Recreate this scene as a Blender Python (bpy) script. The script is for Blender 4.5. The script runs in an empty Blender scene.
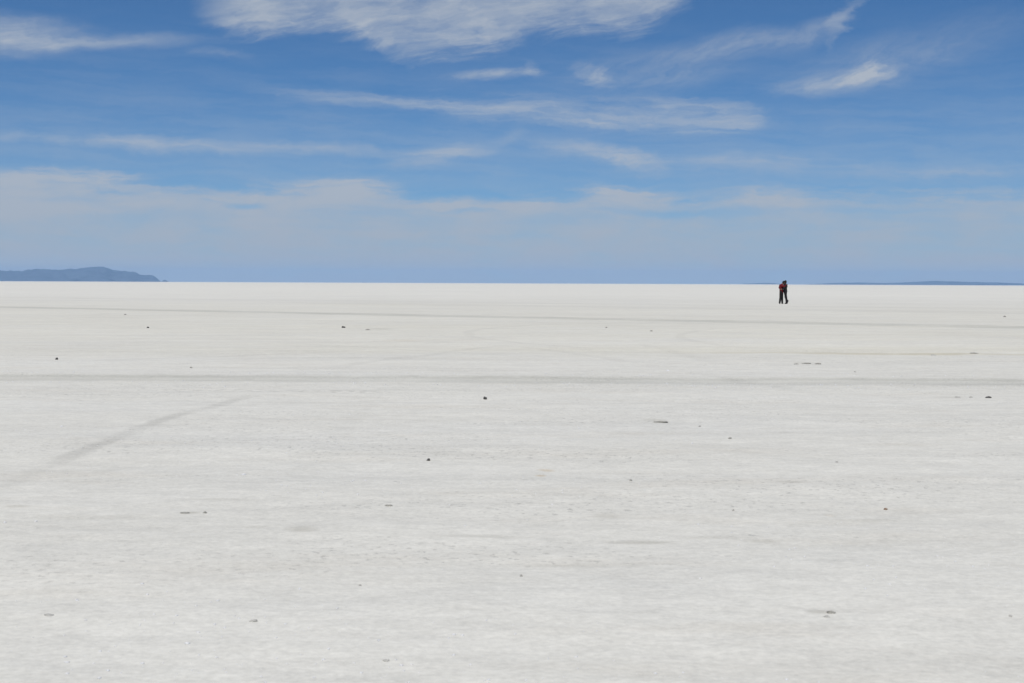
import bpy, bmesh, math, random
import numpy as np
from mathutils import Vector, Matrix, noise as mn
random.seed(7); rng = np.random.default_rng(7)
PI = math.pi
S = bpy.context.scene; C = S.collection
W, H, F = 1024, 683, 1422.0
CAMH = 1.435
# ------------------------------------------------------------------ camera
cam = bpy.data.objects.new('camera', bpy.data.cameras.new('camera')); C.objects.link(cam)
cam.data.sensor_width = 36; cam.data.lens = F/W*36
cam.data.clip_start = .1; cam.data.clip_end = 120000
pitch = math.atan(58.35/F); roll = math.atan(4.3/1024)
cam.matrix_world = Matrix.Translation((0, 0, CAMH)) @ Matrix.Rotation(PI/2 - pitch, 4, 'X') @ Matrix.Rotation(roll, 4, 'Z')
cam.data.dof.use_dof = True; cam.data.dof.focus_distance = 70; cam.data.dof.aperture_fstop = 8
S.camera = cam
R3 = cam.matrix_world.to_3x3()
def ray(px, py): return (R3 @ Vector(((px-W/2), -(py-H/2), -F))).normalized()
def at(px, py):                       # ground point seen at a place of the photograph
    d = ray(px, py); t = CAMH/-d.z; return (d.x*t, d.y*t)
def azel(px, py):
    d = ray(px, py); return math.degrees(math.atan2(d.x, d.y)), math.degrees(math.asin(d.z))
def toscreen(x, y): 
    v = R3.transposed() @ Vector((x, y, -CAMH)); return (W/2 - F*v.x/v.z, H/2 + F*v.y/v.z)

# ------------------------------------------------------------------ node helper
class N:
    def __init__(s, tree): s.t = tree
    def new(s, k, **kw):
        n = s.t.nodes.new(k)
        for a, b in kw.items(): setattr(n, a, b)
        return n
    def put(s, sock, v):
        if isinstance(v, E): s.t.links.new(v.o, sock)
        elif isinstance(v, bpy.types.NodeSocket): s.t.links.new(v, sock)
        else: sock.default_value = v
    def m(s, op, *a, clamp=False):
        n = s.new('ShaderNodeMath', operation=op, use_clamp=clamp)
        for i, v in enumerate(a): s.put(n.inputs[i], v)
        return E(s, n.outputs[0])
    def ss(s, v, lo, hi, a=0., b=1.):
        n = s.new('ShaderNodeMapRange', interpolation_type='SMOOTHSTEP')
        for i, q in enumerate((v, lo, hi, a, b)): s.put(n.inputs[i], q)
        return E(s, n.outputs[0])
    def lin(s, v, lo, hi, a=0., b=1.):
        n = s.new('ShaderNodeMapRange')
        for i, q in enumerate((v, lo, hi, a, b)): s.put(n.inputs[i], q)
        return E(s, n.outputs[0])
    def xyz(s, x, y, z=0.):
        n = s.new('ShaderNodeCombineXYZ')
        for i, q in enumerate((x, y, z)): s.put(n.inputs[i], q)
        return n.outputs[0]
    def noise(s, vec, scale, det=3., rough=.5, dist=0.):
        n = s.new('ShaderNodeTexNoise'); s.put(n.inputs['Vector'], vec)
        n.inputs['Scale'].default_value = scale; n.inputs['Detail'].default_value = det
        n.inputs['Roughness'].default_value = rough; n.inputs['Distortion'].default_value = dist
        return E(s, n.outputs[0])
    def mix(s, f, a, b, mode='MIX'):
        n = s.new('ShaderNodeMix', data_type='RGBA', blend_type=mode)
        s.put(n.inputs[0], f)
        for i, v in ((6, a), (7, b)):
            s.put(n.inputs[i], (*v, 1) if isinstance(v, tuple) and len(v) == 3 else v)
        return n.outputs[2]
class E:
    def __init__(s, n, o): s.n, s.o = n, o
    def __add__(s, b): return s.n.m('ADD', s, b)
    __radd__ = __add__
    def __sub__(s, b): return s.n.m('SUBTRACT', s, b)
    def __rsub__(s, b): return s.n.m('SUBTRACT', b, s)
    def __mul__(s, b): return s.n.m('MULTIPLY', s, b)
    __rmul__ = __mul__
    def __truediv__(s, b): return s.n.m('DIVIDE', s, b)
    def abs(s): return s.n.m('ABSOLUTE', s)
    def sat(s): return s.n.m('ADD', s, 0., clamp=True)
    def mx(s, b): return s.n.m('MAXIMUM', s, b)
    def mn(s, b): return s.n.m('MINIMUM', s, b)

def material(name, col, rough=.8, var=0., scale=20., spec=.3, bump=0.):
    m = bpy.data.materials.new(name); m.use_nodes = True; t = m.node_tree
    b = t.nodes['Principled BSDF']; b.inputs['Roughness'].default_value = rough
    b.inputs['Specular IOR Level'].default_value = spec
    n = N(t); tc = n.new('ShaderNodeTexCoord').outputs['Object']
    z = n.noise(tc, scale, 4, .6)
    n.put(b.inputs['Base Color'], n.mix(n.lin(z, .3, .7), tuple(c*(1-var) for c in col), tuple(min(1, c*(1+var)) for c in col)))
    if bump:
        bp = n.new('ShaderNodeBump'); bp.inputs['Strength'].default_value = .6; bp.inputs['Distance'].default_value = bump
        n.put(bp.inputs['Height'], z); n.put(b.inputs['Normal'], bp.outputs[0])
    return m
def link(name, me, mat=None, parent=None, loc=None, smooth=True):
    o = bpy.data.objects.new(name, me); C.objects.link(o)
    if mat: me.materials.append(mat)
    if parent: o.parent = parent
    if loc: o.location = loc
    if me and smooth: me.polygons.foreach_set('use_smooth', [True]*len(me.polygons))
    return o
def tag(o, label=None, cat=None, group=None, kind=None):
    for k, v in (('label', label), ('category', cat), ('group', group), ('kind', kind)):
        if v: o[k] = v
    return o

# ------------------------------------------------------------------ light
SUN_EL, SUN_AZ = 66., -163.          # azimuth from the view direction (+Y) towards +X
sd = Vector((math.sin(math.radians(SUN_AZ))*math.cos(math.radians(SUN_EL)), math.cos(math.radians(SUN_AZ))*math.cos(math.radians(SUN_EL)), math.sin(math.radians(SUN_EL))))
L = bpy.data.lights.new('sun', 'SUN'); L.energy = 3.15; L.angle = math.radians(.53); L.color = (1, .95, .875)
so = bpy.data.objects.new('sun', L); C.objects.link(so); so.rotation_euler = sd.to_track_quat('Z', 'Y').to_euler(); so.location = sd*200

# ------------------------------------------------------------------ sky
wd = bpy.data.worlds.new('World'); S.world = wd; wd.use_nodes = True
wd.cycles.sampling_method = 'MANUAL'; wd.cycles.sample_map_resolution = 256
t = wd.node_tree; bg = t.nodes['Background']; n = N(t)
sky = n.new('ShaderNodeTexSky', sky_type='NISHITA', sun_disc=False)
sky.sun_elevation = math.radians(SUN_EL); sky.sun_rotation = math.radians(SUN_AZ)
sky.altitude = 3650; sky.air_density = 1.0; sky.dust_density = .15; sky.ozone_density = 1.6
dirn = n.new('ShaderNodeTexCoord').outputs['Generated']
sp = n.new('ShaderNodeSeparateXYZ'); n.put(sp.inputs[0], dirn)
dx, dy, dz = (E(n, sp.outputs[i]) for i in range(3))
AZ = n.m('MULTIPLY', n.m('ARCTAN2', dx, dy), 180/PI)
EL = n.m('MULTIPLY', n.m('ARCSINE', dz), 180/PI)
# curling of the ice streaks
wv = n.xyz(AZ*.5, EL*1.1, 0.)
w1 = n.noise(wv, .55, 3, .5) - .5; w2 = n.noise(n.xyz(AZ*.5+31., EL*1.1+7., 3.), .55, 3, .5) - .5
w3 = n.noise(n.xyz(AZ, EL*2., 9.), 2.2, 4, .6) - .5
U = AZ + w1*2.4 + w3*1.0; V = EL + w2*.8 + w3*.26
def rot(a):
    c, s_ = math.cos(math.radians(a)), math.sin(math.radians(a))
    return U*c + V*s_, V*c - U*s_
def fibre(a, su, sv, z, lo=.3, hi=.72, det=6):
    p, q = rot(a)
    return n.ss(n.noise(n.xyz(p*su, q*sv, z), 1., det, .62), lo, hi)
FH = fibre(-2, .16, 2.2, 1.)           # long level streaks
FR = fibre(11, .32, 2.6, 5.)           # streaks rising to the right
FS = fibre(32, .6, 3.2, 8.)          # steep fine wisps
FM = fibre(0, .35, .9, 12., .25, .75, 5)          # soft mottling
def blob(px, py, a, b, ang, wt, soft=0.):
    """soft patch: centre, half sizes in photo pixels turned to degrees of sky, tilt"""
    u0, v0 = azel(px, py); a /= 24.8; b /= 24.8
    c, s_ = math.cos(math.radians(ang)), math.sin(math.radians(ang))
    du, dv = U-u0, V-v0
    p = (du*c + dv*s_)/a; q = (dv*c - du*s_)/b
    r = n.m('SQRT', p*p + q*q)
    return n.ss(r, 1., soft, 0., wt)
def total(lst):
    s_ = None
    for a in lst:
        e = blob(*a); s_ = e if s_ is None else s_ + e
    return s_
# (x, y, half length, half height, tilt, weight)
def curve(src, pts):
    """value read off a smooth line through (photo x, photo y) points, as degrees of sky against azimuth"""
    c = n.new('ShaderNodeFloatCurve'); n.put(c.inputs['Value'], (src+24.)/48.)
    cv = c.mapping.curves[0]; q = [azel(*p) for p in pts]; q = [((a+24)/48, e/16) for a, e in q]
    cv.points[0].location = (0, q[0][1]); cv.points[1].location = (1, q[-1][1])
    for a, e in q: cv.points.new(a, e)
    c.mapping.use_clip = False; c.mapping.update()
    return E(n, c.outputs[0])*16.
Ub = AZ + w1*.8 + w3*.5; Vb = EL + w2*.25 + w3*.14
bot = curve(Ub, [(150, -30), (205, 24), (235, 36), (290, 34), (340, 32), (372, 47), (405, 63), (440, 58), (500, 48), (560, 32), (600, 34), (640, 30), (690, 6), (720, -40)])
dB = Vb - bot + (FR-.5)*.32 + (FS-.5)*.12 + (FM-.5)*.3
B = n.ss(dB, -.35, .75)*n.ss(EL, 17., 12.)*n.ss(AZ, -13.2, -10.5)*n.ss(AZ, 8.6, 5.5)
hole = blob(470, 31, 110, 5, -1, .35)
A_ = total([(15, 34, 105, 24, 2, .9), (110, 40, 130, 11, 3, .45)])
Cw = total([(495, 76, 66, 8, 6, .62), (530, 70, 18, 11, -35, .3), (592, 74, 28, 16, -25, .42), (650, 72, 130, 30, 4, .30), (735, 44, 100, 18, 8, .42), (842, 18, 44, 11, 60, .36), (810, 34, 55, 16, 20, .3),
            (842, 84, 90, 16, 6, .52), (872, 70, 26, 18, 40, .2), (872, 72, 40, 18, 22, .35), (900, 54, 170, 32, 12, .24), (215, 52, 50, 7, 0, .2)])
Dl = total([(200, 144, 320, 11, -1, .42), (440, 154, 80, 16, 8, .4), (515, 134, 34, 8, 25, .22),
            (590, 148, 90, 14, -8, .45), (642, 161, 46, 18, -14, .5), (760, 163, 160, 14, -1, .36), (950, 172, 140, 14, 0, .34)])
bt = curve(Ub, [(200, 96), (255, 95), (330, 93), (430, 96), (560, 101), (660, 102), (720, 103), (755, 108), (780, 117), (900, 118)])
bb_ = curve(Ub, [(200, 96), (255, 97), (330, 105), (430, 115), (520, 123), (620, 130), (720, 133), (755, 128), (780, 118), (900, 118)])
band = n.ss(bt - Vb + (FH-.5)*.3, -.25, .5)*n.ss(Vb - bb_ + (FH-.5)*.25, -.2, .45)*n.ss(AZ, -11.5, 2., .35, 1.)*n.ss(AZ, -12.5, -9.)*n.ss(AZ, 10.7, 9.3)
dens = band*(FH*.30 + FM*.40 + .13) + B*(FR*.24 + FM*.44 + FS*.08 + .26) - B*hole*FH*1.2 + A_*(FR*.4+FM*.4+.35) + Cw*(FS*.5 + FM*.55 + FR*.3 + .16) + Dl*(FH*.6 + FM*.7 + .22)
thinv = n.ss(EL, 2., 4.)*n.ss(EL, 8., 4.)*.12 + n.ss(EL, 2.6, 4.)*n.ss(EL, 12., 5.)*(FH*.15 + FM*.08)
# the veil over the horizon: its top edge is higher on the left
top = curve(Ub, [(-80, 160), (0, 166), (60, 168), (130, 175), (190, 186), (215, 191), (260, 186), (300, 182), (350, 181), (390, 185), (420, 193), (480, 196), (512, 196), (600, 189), (660, 190), (700, 199), (760, 190), (830, 190), (900, 193), (1024, 190), (1100, 188)])
vt = top - Vb + (FH-.5)*.36 + (FM-.5)*.25 + .06
slit = total([(122, 192, 34, 4, -2, .45), (250, 203, 36, 4.5, 0, .6), (470, 212, 60, 4, 0, .4), (700, 212, 130, 8, 0, .5), (880, 210, 130, 6, 0, .3), (250, 184, 50, 4, 0, .2)])
veil = n.ss(vt, -.2, .55)*(FH*.16 + FM*.30 + .50)*n.ss(AZ, -5., 16., 1., .90)*(1.-slit) + n.ss(vt, .9, 2.)*.12
dens = (dens + thinv + veil + n.ss(EL, 1.8, 0.)*.16).mn(.94)
# distant veils elsewhere round the sky so other views hold clouds too
away = n.ss(AZ.abs(), 24., 40.)
dens = dens + away*n.ss(n.noise(n.xyz(AZ*.06, EL*.25, 2.), 1., 6, .6), .5, .75)*.6*n.ss(EL, 60., 20.)
dens = dens.sat()
skc = n.mix(1., sky.outputs[0], (.52, .93, 1.28), 'MULTIPLY')
K = .06
ccol = n.mix(n.ss(EL, 0., 6.), (.40/K, .43/K, .47/K), (.43/K, .475/K, .54/K))
n.put(bg.inputs['Color'], n.mix(dens, skc, ccol)); bg.inputs['Strength'].default_value = K

# ------------------------------------------------------------------ ground: one graded sheet of salt
def vnoise(x, y, seed):
    xi = np.floor(x).astype(np.int64); yi = np.floor(y).astype(np.int64); fx = x-xi; fy = y-yi
    fx = fx*fx*(3-2*fx); fy = fy*fy*(3-2*fy)
    def h(a, b):
        v = (a*374761393 + b*668265263 + seed*974711) & 0x7fffffff
        v = ((v ^ (v >> 13))*1274126177) & 0x7fffffff
        return ((v ^ (v >> 16)) & 0xffff)/65535.
    return (h(xi, yi)*(1-fx)+h(xi+1, yi)*fx)*(1-fy) + (h(xi, yi+1)*(1-fx)+h(xi+1, yi+1)*fx)*fy - .5
def fbm(x, y, seed, o=4, g=.5):
    s_ = 0; a = 1
    for k in range(o): s_ = s_ + a*vnoise(x*2**k, y*2**k, seed+k); a *= g
    return s_
ext = 26000.
ys = [-ext, -8000, -2000, -500, -100, -30, -10, -4, 0, 2, 3]
while ys[-1] < 160: ys.append(ys[-1]*1.0065)
while ys[-1] < ext: ys.append(ys[-1]*1.15)
ys[-1] = ext
xs = list(np.arange(0, 9, .09))
while xs[-1] < 60: xs.append(xs[-1]*1.02)
while xs[-1] < ext: xs.append(xs[-1]*1.3)
xs[-1] = ext; xs = [-a for a in xs[:0:-1]] + xs
X, Y = np.meshgrid(np.array(xs), np.array(ys))
r = np.hypot(X, Y); fade = np.clip(1-(r-60)/90, 0, 1)*np.clip(1-(-Y)/6, 0, 1)
Z = (fbm(X*.55, Y*.9, 3, 4, .55)*.022 + fbm(X*2.5, Y*4, 9, 3, .6)*.008)*fade
p0, p1 = at(0, 377.6), at(1024, 382.6)
P1 = (np.array(p0), np.array(p1))
def sdist(x, y, a, b):
    a = np.array(a); b = np.array(b); d = (b-a)/np.linalg.norm(b-a)
    return (x-a[0])*-d[1] + (y-a[1])*d[0]
q = sdist(X, Y, *P1); Z += (-.018*np.exp(-(q/.45)**2) + .014*np.exp(-((q-.75)/.16)**2) + .010*np.exp(-((q+.75)/.2)**2))*fade
p2 = (at(0, 307), at(1024, 327.5))
q = sdist(X, Y, *p2); Z += (-.02*np.exp(-(q/.7)**2) + .014*np.exp(-((q-1.1)/.3)**2))*fade
nx, ny = len(xs), len(ys)
co = np.stack([X.ravel(), Y.ravel(), Z.ravel()], 1)
idx = np.arange(nx*ny).reshape(ny, nx)
fc = np.stack([idx[:-1, :-1], idx[:-1, 1:], idx[1:, 1:], idx[1:, :-1]], -1).reshape(-1, 4)
me = bpy.data.meshes.new('ground')
me.vertices.add(len(co)); me.vertices.foreach_set('co', co.ravel())
me.loops.add(fc.size); me.loops.foreach_set('vertex_index', fc.ravel())
me.polygons.add(len(fc)); me.polygons.foreach_set('loop_start', np.arange(0, fc.size, 4)); me.polygons.foreach_set('loop_total', np.full(len(fc), 4))
me.update()
_near = np.clip(1, 0, 1)
def gz(x, y):
    i = min(max(np.searchsorted(ys, y), 1), ny-1); j = min(max(np.searchsorted(xs, x), 1), nx-1)
    fy = (y-ys[i-1])/(ys[i]-ys[i-1]); fx = (x-xs[j-1])/(xs[j]-xs[j-1])
    return (Z[i-1, j-1]*(1-fx)+Z[i-1, j]*fx)*(1-fy) + (Z[i, j-1]*(1-fx)+Z[i, j]*fx)*fy

m = bpy.data.materials.new('salt_crust'); m.use_nodes = True; t = m.node_tree; b = t.nodes['Principled BSDF']; n = N(t)
g = n.new('ShaderNodeNewGeometry').outputs['Position']
sp = n.new('ShaderNodeSeparateXYZ'); n.put(sp.inputs[0], g); GX, GY = E(n, sp.outputs[0]), E(n, sp.outputs[1])
def nz(sx, sy, z, det=4, rough=.55): return n.noise(n.xyz(GX*sx, GY*sy, z), 1., det, rough)
huge = nz(.004, .012, 1., 5, .6); big = nz(.05, .13, 2., 5, .6); med = nz(.35, .8, 3., 5, .65); fine = nz(2.2, 3.5, 4., 5, .7); grit = nz(7., 11., 61., 4, .65); grain = nz(28., 30., 5., 4, .7)
val = 1. + (huge-.5)*.10 + (big-.5)*.17 + (med-.5)*.22 + (fine-.5)*.28 + (grit-.5)*.32 + (grain-.5)*.5
wob = (nz(.25, .25, 7., 3)-.5); wob2 = (nz(1.6, 1.6, 8., 4, .6)-.5)
def seg(a, c, half, wt, wobble=.3, cut=True, soft=.5, rag=.6):
    ax, ay = a; cx, cy = c; l = math.hypot(cx-ax, cy-ay); tx, ty = (cx-ax)/l, (cy-ay)/l
    d = (GX*-ty + GY*tx) - (ax*-ty + ay*tx) + wob*wobble
    mk = n.ss(d.abs() + wob2*half*rag, half, half*soft)
    if cut:
        s_ = (GX*tx + GY*ty) - (ax*tx + ay*ty)
        mk = mk*n.ss(s_, -l*.08, l*.1)*n.ss(s_, l*1.08, l*.9)
    return mk*wt, d
def ring(cx, cy, R, half, wt, ylo, yhi):
    dx_, dy_ = GX-cx, GY-cy
    d = n.m('SQRT', dx_*dx_+dy_*dy_) - R + wob*.6
    return n.ss(d.abs() + wob2*half*.5, half, half*.4)*n.ss(GY, ylo, ylo+3.)*n.ss(GY, yhi, yhi-4.)*wt
patch = n.ss(nz(.3, .3, 11., 4, .6), .3, .62)
tr1, d1 = seg(p0, p1, .95, .14, .3, False, .45, .6)
tr1 = tr1*(patch*.4+.35) + n.ss((d1-.5).abs() + wob2*.1, .22, .04)*.085 + n.ss((d1+.2).abs(), 1.5, .4)*.03
tr2, d2 = seg(*p2, 2.3, .17, .8, False, .25, .5)
tr2 = tr2*(patch*.4+.6)
tr3, _ = seg(at(0, 297), at(1024, 309), 5., .045, 3., False, .3)
tr4, _ = seg(at(300, 302.5), at(1024, 313), 5., .05, 3., True, .3)
diag = n.ss(((GX + 3.63 - (GY-13.8)*(GY-13.8)*n.ss(GY, 12.6, 15., .006, .022)) + wob*.12).abs() + wob2*.11, .15, .03)*n.ss(GY, 8.4, 11.8)*n.ss(GY, 18.6, 16.4)
diag = diag*(.125*n.ss(nz(.2, .9, 21., 3), .3, .62) + .035)
diag2 = n.ss(((GX + 1.62 + (GY-13.)*.03)+wob*.15).abs() + wob2*.15, .2, .05)*n.ss(GY, 9.5, 12.)*n.ss(GY, 19., 16.)*.02
thin = ring(23.8, 37, 19.3, .18, .05, 31., 50).mx(ring(15, 41, 16.3, .22, .05, 30, 52))
for a, c, wt in (((340, 366), (505, 345), .055), ((515, 346), (645, 363), .05), ((90, 361), (350, 351), .06), ((300, 344), (520, 356), .04), ((640, 343), (720, 364), .035),
                 ((360, 322), (700, 327), .03), ((20, 318), (330, 312), .03), ((100, 294), (420, 297), .045), ((820, 395), (690, 372), .04)):
    thin = thin.mx(seg(at(*a), at(*c), .22, wt, .5, True, .3, .7)[0])
def spot(px, py, a, bb, wt):
    x, y = at(px, py); sx = y/F; sy = y*y/(F*CAMH)
    p = (GX-x+wob2*a*sx*.8)/(a*sx); q = (GY-y+wob*bb*sy+wob2*bb*sy*1.2)/(bb*sy)
    return n.ss(n.m('SQRT', p*p+q*q), 1., .2)*wt
# stains with a shape of their own
orange = spot(546, 469.5, 13, 2.5, .8).mx(spot(541, 475.5, 8, 2, .9)).mx(spot(830, 514, 8, 2, .25)).mx(spot(404, 341, 30, 2, .25))
brown = spot(302, 530, 26, 5, .55).mx(spot(255, 527, 18, 2.5, .3)).mx(spot(640, 541, 48, 3.2, .6)).mx(spot(608, 516, 18, 5, .4)).mx(spot(480, 536, 70, 3.5, .3)).mx(spot(765, 541, 26, 3, .5)).mx(spot(590, 565, 110, 4, .3)) \
    .mx(spot(870, 520, 60, 3, .3)).mx(spot(790, 482, 24, 2.2, .4)).mx(spot(190, 512, 14, 2.2, .7)).mx(spot(18, 506, 18, 2, .5)).mx(spot(90, 516, 110, 4, .25)).mx(spot(720, 537, 60, 3, .3)).mx(spot(820, 612, 16, 3, .6)) \
    .mx(spot(950, 397, 24, 1.6, .4)).mx(spot(805, 363, 18, 1.6, .3)).mx(spot(656, 420.5, 18, 2, .45)).mx(spot(380, 329, 16, 1, .4)).mx(spot(700, 445, 60, 2, .2)).mx(spot(900, 445, 60, 2.5, .25)).mx(spot(215, 499, 60, 2, .3))
brown = brown*n.ss(fine*.7+med*.3, .30, .56)
# yellowish belt of old brine between the two tracks
belt = n.ss((GY - 30.5 - GX*.05 + wob*3.).abs() + wob2*1., 3.6, .5)*n.ss(GX, -14., 8., .25, 1.)
beltl = n.ss((GY - 29.9 + GX*.06 + wob*1.).abs() + wob2*.5, .55, .1)*n.ss(GX, 3., 7.5)*n.ss(med, .36, .5)
wide = n.ss(GY, 21., 40.)*n.ss(GY, 130., 60.)
yel = (belt*.30 + beltl*.5 + wide*.22 + n.ss(nz(.02, .06, 15., 4), .5, .7)*.15).sat()
pits = n.ss(n.noise(n.xyz(GX*17., GY*17., 31.), 1., 2, .6), .58, .68)*n.ss(nz(.25, .7, 33., 4, .6), .44, .60)*n.ss(GY, 5.2, 8.)*.27
pits = pits + seg(at(160, 389), at(375, 392), .3, 1., .3, True, .3, .7)[0]*n.ss(n.noise(n.xyz(GX*7., GY*6., 36.), 1., 2, .6), .46, .6)*.16
streak = n.ss(nz(.10, 1.1, 41., 5, .65), .50, .72)*.075
dark = tr1 + tr2 + tr3 + tr4 + diag + diag2 + thin + pits + streak
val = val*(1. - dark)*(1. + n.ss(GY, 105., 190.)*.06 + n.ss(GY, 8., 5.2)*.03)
base = n.mix(yel, (.722, .709, .638), (.715, .684, .545))
base = n.mix(n.ss(nz(.16, .4, 51., 4), .45, .7, 0., .35), base, (.70, .698, .650))
base = n.mix(brown*.75, n.mix(n.ss(nz(.35, 1.3, 71., 5, .65), .5, .72, 0., .38), base, (.66, .625, .54)), (.40, .38, .31))
base = n.mix(orange*.8, base, (.62, .53, .39))
base = n.mix(beltl*.9, base, (.60, .565, .45))
base = n.mix((tr1+tr2)*2.2, base, (.70, .70, .61))
vv = n.new('ShaderNodeVectorMath', operation='SCALE'); n.put(vv.inputs[0], base); n.put(vv.inputs['Scale'], val)
n.put(b.inputs['Base Color'], vv.outputs[0])
b.inputs['Roughness'].default_value = .85; b.inputs['Specular IOR Level'].default_value = .2
bp = n.new('ShaderNodeBump'); bp.inputs['Strength'].default_value = .5; bp.inputs['Distance'].default_value = 1.
n.put(bp.inputs['Height'], fine*.02 + nz(9., 10., 6., 5, .7)*.011 + grain*.0030 - pits*.02 + med*.02)
n.put(b.inputs['Normal'], bp.outputs[0])
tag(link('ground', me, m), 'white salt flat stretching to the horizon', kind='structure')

# ------------------------------------------------------------------ salt crumbs (uncountable)
def lump(bm_v, bm_f, x, y, z, sx, sy, sz, rnd):
    ico = ICO
    k = len(bm_v); a = rnd.random()*6.28; ca, sa = math.cos(a), math.sin(a)
    for v in ico[0]:
        f = .72+.5*rnd.random(); vx, vy, vz = v[0]*sx*f, v[1]*sy*f, v[2]*sz*f
        bm_v.append((x+vx*ca-vy*sa, y+vx*sa+vy*ca, z+vz))
    bm_f.extend([tuple(i+k for i in f) for f in ico[1]])
_b = bmesh.new(); bmesh.ops.create_icosphere(_b, subdivisions=1, radius=1); ICO = ([tuple(v.co) for v in _b.verts], [tuple(v.index for v in f.verts) for f in _b.faces]); _b.free()
rr = random.Random(3); vs, fs = [], []
def crumb(px, py, s_):
    x, y = at(px, py); lump(vs, fs, x, y, gz(x, y)+s_*.15, s_, s_*(.6+.6*rr.random()), s_*.45, rr)
for k in range(8500):
    y = 4.2*math.exp(rr.random()*2.2); x = (rr.random()*2-1)*(y*.40+1.5)
    if fbm(np.array(x*.35), np.array(y*.7), 77, 3) < -.02+rr.random()*.12: continue
    s_ = .0025 + .006*rr.random()**4; lump(vs, fs, x, y, gz(x, y)+s_*.15, s_*1.2, s_*(.6+.6*rr.random()), s_*.5, rr)
for k in range(700):                              # thrown up beside the near wheel track
    x = (rr.random()*2-1)*9; side = rr.choice((-1, -1, 1)); y = 21.2+side*(.85+abs(rr.gauss(0, .45)))
    s_ = .004+.012*rr.random()**3; lump(vs, fs, x, y, gz(x, y)+s_*.2, s_*1.2, s_, s_*.5, rr)
for px, py, s_ in ((62, 427, .018), (244, 475, .02), (187, 646, .013), (668, 371, .03), (579, 428, .014), (36, 521, .011), (5, 523, .012), (142, 586, .009), (300, 590, .009), (692, 443, .012)): crumb(px, py, s_)
me = bpy.data.meshes.new('salt_crumbs'); me.from_pydata(vs, [], fs)
tag(link('salt_crumbs', me, material('salt_crumb', (.80, .80, .79), .7, .06, 60)), 'white salt crumbs scattered over the flat', 'salt crumbs', kind='stuff')

# ------------------------------------------------------------------ stones and clods, one object each
stone_m = material('dark_stone', (.085, .083, .078), .85, .35, 60, bump=.002)
clod_m = material('mud_clod', (.34, .33, .29), .95, .3, 40, bump=.003)
pale_m = material('pale_clod', (.46, .45, .41), .95, .2, 40, bump=.003)
brown_m = material('brown_clod', (.27, .19, .13), .95, .3, 40, bump=.003)
def stone(name, px, py, w, h, d, mat, label, cat, seed, group=None):
    """w = width in photo pixels, h = height, d = depth / width"""
    x, y = at(px, py); k = y/F; w *= .84; h *= .84; sx = w*k/2; sz = h*k*.6
    bm = bmesh.new(); bmesh.ops.create_icosphere(bm, subdivisions=3, radius=1); o3 = Vector((seed*3.1, seed*1.7, seed))
    for v in bm.verts:
        f = 1 + .55*mn.noise(v.co*1.1+o3) + .22*mn.noise(v.co*2.7+o3); v.co = Vector((v.co.x*sx, v.co.y*sx*d, v.co.z*sz))*f
    me = bpy.data.meshes.new(name); bm.to_mesh(me); bm.free()
    o = link(name, me, mat, loc=(x, y, gz(x, y)+sz*.35)); tag(o, label, cat, group); return o
G1, G2 = 'dark stones lying on the salt', 'flat mud clods lying on the salt'
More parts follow.
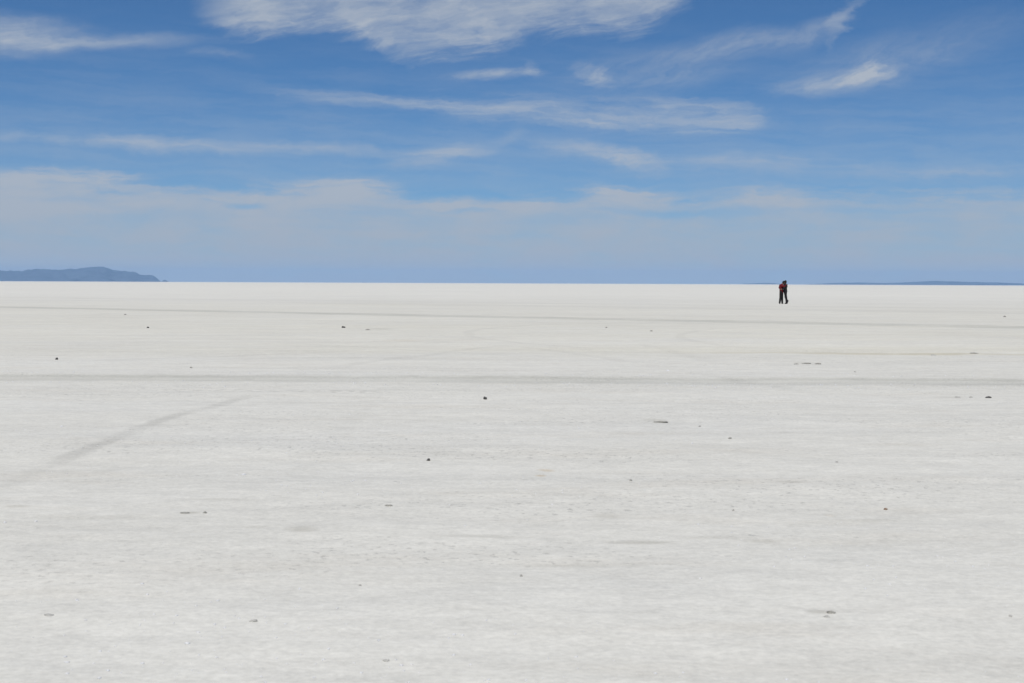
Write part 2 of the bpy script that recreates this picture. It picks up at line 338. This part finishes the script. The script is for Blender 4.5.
ST = [
 ('stone', 428.6, 460.5, 4.0, 3.4, 1, stone_m, 'dark round stone in the middle foreground, nearest of the black stones'),
 ('stone', 485.2, 399.6, 3.4, 4.0, 1, stone_m, 'upright black stone just in front of the near wheel track, middle of the view'),
 ('stone', 343.5, 328.0, 4.0, 2.6, 1, stone_m, 'black stone between the two wheel tracks, left of a flat clod'),
 ('stone', 57.0, 359.5, 3.2, 3.2, 1, stone_m, 'black stone behind the near wheel track, leftmost of all the stones'),
 ('stone', 147.8, 328.0, 2.6, 2.0, 1, stone_m, 'small dark stone just in front of the far wheel track on the left'),
 ('stone', 125.2, 314.9, 2.8, 1.6, 1, clod_m, 'small flat grey stone just behind the far wheel track on the left'),
 ('stone', 191.2, 368.2, 3.0, 1.8, 1, clod_m, 'small grey stone just behind the near wheel track on the left'),
 ('stone', 205.0, 512.8, 4.4, 2.6, 1, clod_m, 'grey stone at the right end of a grey smudge in the left foreground'),
 ('stone', 631.0, 481.2, 3.2, 2.2, 1, clod_m, 'small grey stone right of the orange stains'),
 ('stone', 729.8, 438.0, 3.6, 2.2, 1, clod_m, 'lone grey pebble right of and below the long flat clod'),
 ('stone', 733.3, 509.8, 2.4, 2.2, 1, clod_m, 'tiny grey pebble left of the rusty brown pebble'),
 ('stone', 521.2, 577.0, 3.4, 2.4, 1, clod_m, 'small grey pebble alone in the middle of the near foreground'),
 ('stone', 855.0, 371.8, 2.4, 1.6, 1, pale_m, 'tiny pale pebble right of three clods in a row behind the near track'),
 ('stone', 606.5, 327.8, 2.4, 1.4, 1, clod_m, 'left one of two tiny grey stones in front of the far wheel track'),
 ('stone', 651.2, 331.3, 3.0, 1.4, 1, clod_m, 'right one of two tiny grey stones in front of the far wheel track'),
 ('stone', 1004.6, 317.2, 2.8, 1.8, 1, clod_m, 'small grey stone behind the far wheel track at the right edge'),
 ('stone', 699.8, 425.3, 3.0, 1.8, 1, pale_m, 'pale grey pebble just right of the long flat clod'),
 ('stone', 836.8, 462.0, 3.2, 1.8, 1, pale_m, 'pale grey pebble alone in the right middle ground'),
 ('stone', 885.7, 509.0, 4.2, 2.2, 1, brown_m, 'rusty brown pebble in the right foreground'),
 ('stone', 360.0, 585.6, 3.4, 2.2, 1, pale_m, 'pale grey pebble in the near foreground left of centre'),
 ('stone', 1010.5, 616.4, 3.6, 2.4, 1, pale_m, 'pale grey pebble near the bottom right corner'),
 ('mud_clod', 660.5, 421.6, 19, 1.7, .6, clod_m, 'long flat dark clod right of centre, the widest one'),
 ('mud_clod', 389.0, 506.0, 9, 2.0, .7, clod_m, 'flat grey clod left of centre in the foreground'),
 ('mud_clod', 184.5, 512.8, 11, 1.6, .7, clod_m, 'flat grey clod lying on a grey smudge in the left foreground'),
 ('mud_clod', 367.5, 329.8, 5.5, 1.2, .7, clod_m, 'flat grey clod at the left end of a thin streak between the tracks'),
 ('mud_clod', 795.8, 363.9, 5.4, 1.1, .7, clod_m, 'left and palest of the three clods in a row behind the near track'),
 ('mud_clod', 806.8, 363.3, 9.5, 1.6, .7, clod_m, 'middle and longest of the three clods in a row behind the near track'),
 ('mud_clod', 818.3, 363.5, 6.6, 1.7, .7, clod_m, 'right clod of the three in a row behind the near track'),
 ('mud_clod', 957.5, 397.3, 6.5, 1.1, .7, pale_m, 'palest and leftmost of the three clods in a row at the right edge'),
 ('mud_clod', 971.0, 397.7, 4.5, 1.3, .7, clod_m, 'middle clod of the three in a row at the right edge'),
 ('mud_clod', 988.2, 398.6, 6.6, 2.0, .7, stone_m, 'darkest and rightmost of the three clods in a row at the right edge'),
 ('mud_clod', 831.5, 613.2, 10, 3.2, .7, clod_m, 'brownish clod with a smaller piece beside it, right foreground'),
 ('mud_clod', 826.6, 617.2, 7, 2.0, .7, pale_m, 'small pale clod just in front of the brownish clod, right foreground'),
 ('mud_clod', 933.0, 355.0, 6, 1.2, .7, pale_m, 'pale clod on the yellowish belt right of the couple'),
 ('mud_clod', 974.0, 353.6, 10, 1.5, .7, pale_m, 'wide pale clod at the right end of the yellowish belt'),
 ('mud_clod', 386.0, 662.5, 8, 2.0, .7, pale_m, 'pale clod at the bottom edge left of centre'),
 ('mud_clod', 254.0, 622.6, 9, 2.4, .7, pale_m, 'pale clod left of centre near the bottom'),
 ('mud_clod', 49.0, 616.5, 10, 1.8, .7, pale_m, 'pale clod near the bottom left corner'),
]
for i, (nm, px, py, w_, h_, d_, mt, lb) in enumerate(ST):
    stone(nm, px, py, w_, h_, d_, mt, lb, 'stone' if nm == 'stone' else 'clod', i+1, G1 if nm == 'stone' else G2)

# ------------------------------------------------------------------ hills
rock = material('hill_rock', (.075, .092, .125), .95, .35, .004)
def hills(name, prof, D, depth, label, seed, step=3.):
    """prof = skyline read along the horizon (x, pixels above it); a body with front and back slopes, spurs and gullies"""
    x0, x1 = prof[0][0], prof[-1][0]; cols = int((x1-x0)/step)+1; rows = 26
    px = np.linspace(x0, x1, cols); hh = np.interp(px, [p[0] for p in prof], [p[1] for p in prof])
    az = np.arctan((px-W/2)/F); v = []
    for j in range(rows):
        s_ = j/(rows-1)*2-1                     # -1 front foot, 0 crest, 1 back foot
        rd = D + s_*depth + fbm(px*.05, np.full_like(px, .3*j), seed, 3)*depth*.25
        cr = np.clip(1-abs(s_)**1.25, 0, 1)
        gul = 1 - abs(fbm(px*.13, np.full_like(px, j*.16), seed+5, 4, .55))*1.1*min(1, abs(s_)*3)
        gul += fbm(px*.35, np.full_like(px, j*.5), seed+9, 3)*.06
        z = hh*np.clip(cr*gul, 0, 1.05)/F*D/np.cos(az)*1.0 - 2 + CAMH*cr
        v.append(np.stack([np.sin(az)*rd/np.cos(az)*np.cos(az), np.cos(az)*rd, z], 1))
    v = np.concatenate(v); ix = np.arange(rows*cols).reshape(rows, cols)
    f = np.stack([ix[:-1, :-1], ix[:-1, 1:], ix[1:, 1:], ix[1:, :-1]], -1).reshape(-1, 4)
    me = bpy.data.meshes.new(name); me.from_pydata(v.tolist(), [], f.tolist())
    tag(link(name, me, rock), label, kind='structure')
hills('hills', [(-420, 0), (-380, 5), (-300, 9), (-220, 15), (-150, 13), (-90, 9), (-40, 8.5), (-12, 10.6), (0, 10.3), (7, 9.4), (20, 9.9), (36, 11.6), (54, 10.8), (78, 12.2), (90, 13.4), (100, 14.7), (106, 13.4), (113, 11.2), (125, 10.1), (134, 9.7),
                (140, 7.1), (146, 6.3), (151, 7.0), (155, 5.2), (159, 1.6), (161, 0)], 20000., 1500., 'blue rocky hills on the horizon at the left', 11)
hills('hills', [(161.5, 0), (163, 1.6), (165, 2.0), (167, 1.2), (169, 0)], 19000., 90., 'tiny islet just right of the left hills', 21, .5)
hills('hills', [(802, 0), (815, .7), (835, 1.7), (860, 2.2), (884, 1.7), (905, 2.5), (920, 3.4), (933, 4.1), (945, 3.6), (975, 3.1), (1000, 2.6), (1022, 1.8), (1050, 2.6), (1100, 5), (1150, 7), (1200, 4), (1260, 0)], 22500., 1200., 'low blue hills on the horizon at the right', 31)
hills('hills', [(735, 0), (750, .9), (765, 1.5), (775, 1.1), (786, 0)], 22800., 700., 'very low blue hills on the horizon behind the couple', 41, 1.5)

# ------------------------------------------------------------------ haze
hb = bmesh.new(); bmesh.ops.create_cube(hb, size=1)
for v in hb.verts: v.co = Vector((v.co.x*53000, v.co.y*53000, -1 + (v.co.z+.5)*235))
me = bpy.data.meshes.new('haze'); hb.to_mesh(me); hb.free()
hm = bpy.data.materials.new('haze'); hm.use_nodes = True; hm.node_tree.nodes.remove(hm.node_tree.nodes['Principled BSDF'])
pv = hm.node_tree.nodes.new('ShaderNodeVolumePrincipled'); pv.inputs['Color'].default_value = (.37, .61, .95, 1); pv.inputs['Density'].default_value = 4.1e-5; pv.inputs['Anisotropy'].default_value = 0
hm.node_tree.links.new(pv.outputs[0], hm.node_tree.nodes['Material Output'].inputs['Volume'])
tag(link('haze', me, hm, smooth=False), 'thin blue air over the salt flat', 'haze', kind='stuff')

# ------------------------------------------------------------------ the couple
def cone(bm, a, b_, r0, r1, flat=1., segs=14):
    a = Vector(a); b_ = Vector(b_); L_ = (b_-a).length; q = (b_-a).to_track_quat('Z', 'Y')
    for c, r_ in ((a, r0), (b_, r1)):
        bmesh.ops.create_icosphere(bm, subdivisions=2, radius=r_, matrix=Matrix.Translation(c) @ q.to_matrix().to_4x4() @ Matrix.Diagonal((1, flat, 1, 1)))
    bmesh.ops.create_cone(bm, cap_ends=True, segments=segs, radius1=r0, radius2=r1, depth=L_, matrix=Matrix.Translation((a+b_)/2) @ q.to_matrix().to_4x4() @ Matrix.Diagonal((1, flat, 1, 1)))
def ell(bm, c, r_, rotm=None):
    mt = Matrix.Translation(c) @ (rotm.to_4x4() if rotm else Matrix()) @ Matrix.Diagonal((*r_, 1))
    bmesh.ops.create_icosphere(bm, subdivisions=3, radius=1, matrix=mt)
def fuse(name, bm, vox, mat, parent, smooth=4):
    me = bpy.data.meshes.new(name); bm.to_mesh(me); bm.free()
    o = bpy.data.objects.new(name+'_tmp', me); C.objects.link(o)
    r_ = o.modifiers.new('r', 'REMESH'); r_.mode = 'VOXEL'; r_.voxel_size = vox
    s_ = o.modifiers.new('s', 'SMOOTH'); s_.iterations = smooth; s_.factor = .5
    bpy.context.view_layer.update()
    nm = bpy.data.meshes.new_from_object(o.evaluated_get(bpy.context.evaluated_depsgraph_get())); nm.name = name; nm.materials.clear()
    bpy.data.objects.remove(o); bpy.data.meshes.remove(me)
    return link(name, nm, mat, parent)
skin = material('skin', (.30, .17, .11), .6, .08, 12)
hairm = material('hair', (.012, .010, .009), .6, .3, 80)
redm = material('red_jacket_cloth', (.165, .006, .011), .85, .15, 14, bump=.006)
blackm = material('black_jacket_cloth', (.013, .013, .015), .85, .3, 14, bump=.006)
trA = material('dark_brown_trousers', (.018, .015, .014), .9, .25, 14, bump=.006)
trB = material('black_trousers', (.016, .012, .012), .9, .25, 14, bump=.006)
shoem = material('black_shoe', (.015, .014, .014), .5, .3, 30)
eyem = material('dark_eye', (.02, .015, .01), .2, .1, 30)
def hand(bm, wrist, dirv, palmn, curl=.5, s_=1.):
    """palm with four unequal bent fingers and a thumb off its side"""
    d = Vector(dirv).normalized(); nn = Vector(palmn); nn = (nn - d*nn.dot(d)).normalized(); sdv = d.cross(nn)
    w0 = Vector(wrist); pe = w0 + d*.085*s_
    for k in (-1, 0, 1): cone(bm, w0+sdv*k*.012*s_, pe+sdv*k*.026*s_, .017*s_, .015*s_)
    for k, ln in ((-1.5, .066), (-.5, .078), (.5, .082), (1.5, .074)):
        a = pe + sdv*k*.020*s_; d1_ = (d*math.cos(curl*.6)+nn*math.sin(curl*.6)); b1 = a + d1_*ln*.5*s_
        d2_ = (d*math.cos(curl*1.5)+nn*math.sin(curl*1.5)); b2 = b1 + d2_*ln*.5*s_
        cone(bm, a, b1, .0095*s_, .0088*s_); cone(bm, b1, b2, .0088*s_, .0075*s_)
    a = w0 + d*.025*s_ + sdv*.022*s_; b1 = a + (d*.6+sdv*.75+nn*.2)*.042*s_; b2 = b1 + (d*.9+sdv*.2+nn*.4)*.03*s_
    cone(bm, a, b1, .012*s_, .0105*s_); cone(bm, b1, b2, .0105*s_, .009*s_)
def person(label, loc, P, jm, tm, hem, long_hair, off=(0, 0, 0), zs=1.):
    P = {k: (Vector(v)+Vector(off) if k[:2] in ('he','ne','sh','hi','el','wr','kn','an') else v) for k, v in P.items()}
    P = {k: (Vector((v[0], v[1], v[2]*zs if k[:2] != 'an' else v[2])) if isinstance(v, Vector) else v) for k, v in P.items()}; hem *= zs
    root = bpy.data.objects.new('person', None); C.objects.link(root); root.location = loc; root.empty_display_size = .3
    tag(root, label, 'person')
    V3 = lambda k: Vector(P[k])
    fw = Vector(P['face']).normalized(); side = Vector((0, 0, 1)).cross(fw).normalized()
    bm = bmesh.new(); hc = V3('head'); up = (hc - V3('neck')).normalized()
    sd_ = up.cross(fw).normalized(); fw2 = sd_.cross(up).normalized()
    M = Matrix((sd_, fw2, up)).transposed()         # head frame: x side, y forward, z up
    hp = lambda x, y, z: hc + M @ Vector((x, y, z))
    ell(bm, hp(0, -.008, .025), (.074, .094, .092), M); ell(bm, hp(0, .018, -.035), (.058, .068, .078), M); ell(bm, hp(0, .052, -.088), (.026, .022, .02), M)
    cone(bm, hp(0, .086, .012), hp(0, .104, -.03), .008, .015); ell(bm, hp(0, .086, -.058), (.022, .010, .008), M)
    ell(bm, hp(0, .084, .032), (.045, .012, .01), M)
    for s_ in (-1, 1): ell(bm, hp(s_*.077, -.005, -.005), (.010, .02, .032), M)
    cone(bm, V3('neck')-up*.03, hc-up*.04, .056, .052)
    sh = [V3('shL'), V3('shR')]; hips = [V3('hipL'), V3('hipR')]; ch = (sh[0]+sh[1])/2; pe = (hips[0]+hips[1])/2
    ydir = (sh[0]-sh[1]).normalized(); fwd = Vector((0, 0, 1)).cross(ydir).normalized()
    T = Matrix((ydir, fwd, Vector((0, 0, 1)))).transposed()
    def torso(bm, g):
        ell(bm, ch + Vector((0, 0, -.13)), (.165+g, .105+g, .19+g), T); ell(bm, (ch*.45+pe*.55), (.135+g, .095+g, .17+g), T); ell(bm, pe + Vector((0, 0, .03)), (.155+g, .115+g, .13+g), T)
        cone(bm, sh[0], sh[1], .055+g, .055+g); cone(bm, ch, V3('neck'), .07+g, .055+g*.5)
    torso(bm, 0)
    for s_, q in (('L', 0), ('R', 1)):
        cone(bm, sh[q], V3('el'+s_), .047, .036); cone(bm, V3('el'+s_), V3('wr'+s_), .037, .025)
        hand(bm, P['wr'+s_], V3('wr'+s_)*0 + Vector(P['hd'+s_]), P['hn'+s_])
        cone(bm, hips[q], V3('kn'+s_), .08, .052); cone(bm, V3('kn'+s_), V3('kn'+s_)*.6+V3('an'+s_)*.4, .052, .052); cone(bm, V3('kn'+s_)*.6+V3('an'+s_)*.4, V3('an'+s_), .052, .036)
        fd = Vector(P['ft'+s_]).normalized(); cone(bm, V3('an'+s_), V3('an'+s_)+fd*.12, .038, .03)
    fuse('body', bm, .006, skin, root, 2)
    # jacket
    bm = bmesh.new(); torso(bm, .022)
    ell(bm, pe + Vector((0, 0, hem-pe.z+.10)), (.185, .145, .14), T); ell(bm, pe + Vector((0, 0, .10)), (.172, .14, .16), T)
    for s_, q in (('L', 0), ('R', 1)):
        e, w_ = V3('el'+s_), V3('wr'+s_)
        cone(bm, sh[q], e, .074, .060); cone(bm, e, e*.06+w_*.94, .058, .044)
    cone(bm, V3('neck')-up*.02, V3('neck')+up*.02, .075, .07)
    jk = fuse('jacket', bm, .010, jm, root, 5)
    jb = bmesh.new(); ell(jb, pe + Vector((0, 0, hem-pe.z+.035)), (.178, .138, .03), T); fuse('waistband', jb, .008, jm, jk, 2)
    # trousers
    bm = bmesh.new(); ell(bm, pe + Vector((0, 0, .02)), (.168, .128, .13), T)
    for s_, q in (('L', 0), ('R', 1)):
        k_, a_ = V3('kn'+s_), V3('an'+s_); d = (a_-k_).normalized()
        cone(bm, hips[q], k_, .108, .082); cone(bm, k_, a_-d*.01, .081, .070)
    fuse('trousers', bm, .009, tm, root, 4)
    for s_ in 'LR':
        a_ = V3('an'+s_); fd = Vector(P['ft'+s_]).normalized(); dn = Vector(P.get('dn'+s_, (0, 0, -1)))
        bm = bmesh.new(); heel = a_ - fd*.035 + dn*.045
        cone(bm, heel, heel+fd*.20, .043, .038, 1.); cone(bm, a_ + dn*.005, a_+fd*.10+dn*.035, .046, .038)
        o = fuse('shoe', bm, .007, shoem, root, 3)
        bm = bmesh.new(); cone(bm, heel+dn*.036, heel+fd*.21+dn*.034, .038, .036); b2 = [v for v in bm.verts]
        for v in b2:
            rel = v.co-(heel+dn*.036); h_ = rel.dot(dn); v.co -= dn*h_*.72
        fuse('sole', bm, .006, shoem, o, 1)
    # hair
    bm = bmesh.new(); ell(bm, hp(0, -.022, .042), (.086, .098, .090), M); ell(bm, hp(0, -.052, -.01), (.080, .066, .085), M)
    for s_ in (-1, 1): ell(bm, hp(s_*.062, .0, .01), (.024, .055, .06), M)
    if long_hair:
        for k in range(-3, 4): cone(bm, hp(k*.020, -.085, .02), hp(k*.024, -.12, -.22+abs(k)*.015), .036, .020)
    rnd = random.Random(5)
    for k in range(60):
        a = rnd.random()*6.28; z = rnd.random(); rr_ = math.sqrt(1-z*z*.9)
        cx = (.078*rr_*math.cos(a), -.03+.085*rr_*math.sin(a)*(1 if math.sin(a) < 0 else .6), .05+.075*z)
        cone(bm, hp(*cx), hp(cx[0]*1.12, cx[1]*1.05-.02, cx[2]-.035), .016, .009)
    fuse('hair', bm, .006, hairm, root, 1)
    for s_ in (-1, 1):
        bm = bmesh.new(); ell(bm, hp(s_*.031, .082, .010), (.012, .008, .007), M); fuse('eye', bm, .003, eyem, root, 0)
    return root
cx_, cy_ = at(783.3, 303.9); gzz = -.0
mk = .0732*cy_/104.
A = dict(head=(.065, .06, 1.565), neck=(-.06, .03, 1.44), face=(.95, .25, -.05),
         shL=(-.175, .19, 1.375), shR=(-.135, -.15, 1.375), hipL=(-.05, .105, .90), hipR=(-.155, -.085, .90),
         elL=(.06, .27, 1.22), wrL=(.26, .17, 1.30), hdL=(.8, -.6, .1), hnL=(-.3, -.8, 0),
         elR=(.05, -.27, 1.29), wrR=(.20, -.10, 1.42), hdR=(.8, .55, .15), hnR=(-.2, .8, -.3),
         knL=(-.025, .13, .49), anL=(-.015, .10, .085), knR=(-.185, -.09, .49), anR=(-.235, -.07, .085), ftL=(.45, .9, -.05), ftR=(.2, .97, -.05))
Bp = dict(head=(.150, -.005, 1.665), neck=(.185, .0, 1.51), face=(-.92, .3, -.3),
         shL=(.05, -.19, 1.445), shR=(.285, .10, 1.455), hipL=(.125, -.12, .94), hipR=(.215, .08, .94),
         elL=(.03, -.30, 1.20), wrL=(-.10, -.22, 1.12), hdL=(-.85, .5, .05), hnL=(.2, .8, 0),
         elR=(.00, .29, 1.24), wrR=(-.22, .19, 1.24), hdR=(-.7, -.6, .05), hnR=(.2, -.8, 0),
         knL=(.225, -.10, .50), anL=(.262, -.09, .085), knR=(.215, .07, .51), anR=(.335, .06, .215), ftL=(-.45, .9, -.03), ftR=(-.35, .25, -.9), dnR=(.93, 0, -.35))
pa = person('person in a red jacket and dark trousers, on the left, hugging the other', (cx_, cy_, gzz), A, redm, trA, .875, False, (-.045, 0, 0), .985)
pb = person('taller person in a black jacket, on the right, hugging with one foot lifted', (cx_, cy_, gzz), Bp, blackm, trB, .86, False, (-.04, 0, 0), .955)

# ------------------------------------------------------------------ output
S.render.engine = 'CYCLES'; S.render.resolution_x, S.render.resolution_y = W, H
S.cycles.max_bounces = 5; S.cycles.volume_bounces = 2
S.view_settings.view_transform = 'Standard'; S.view_settings.look = 'None'; S.view_settings.exposure = 0; S.view_settings.gamma = 1
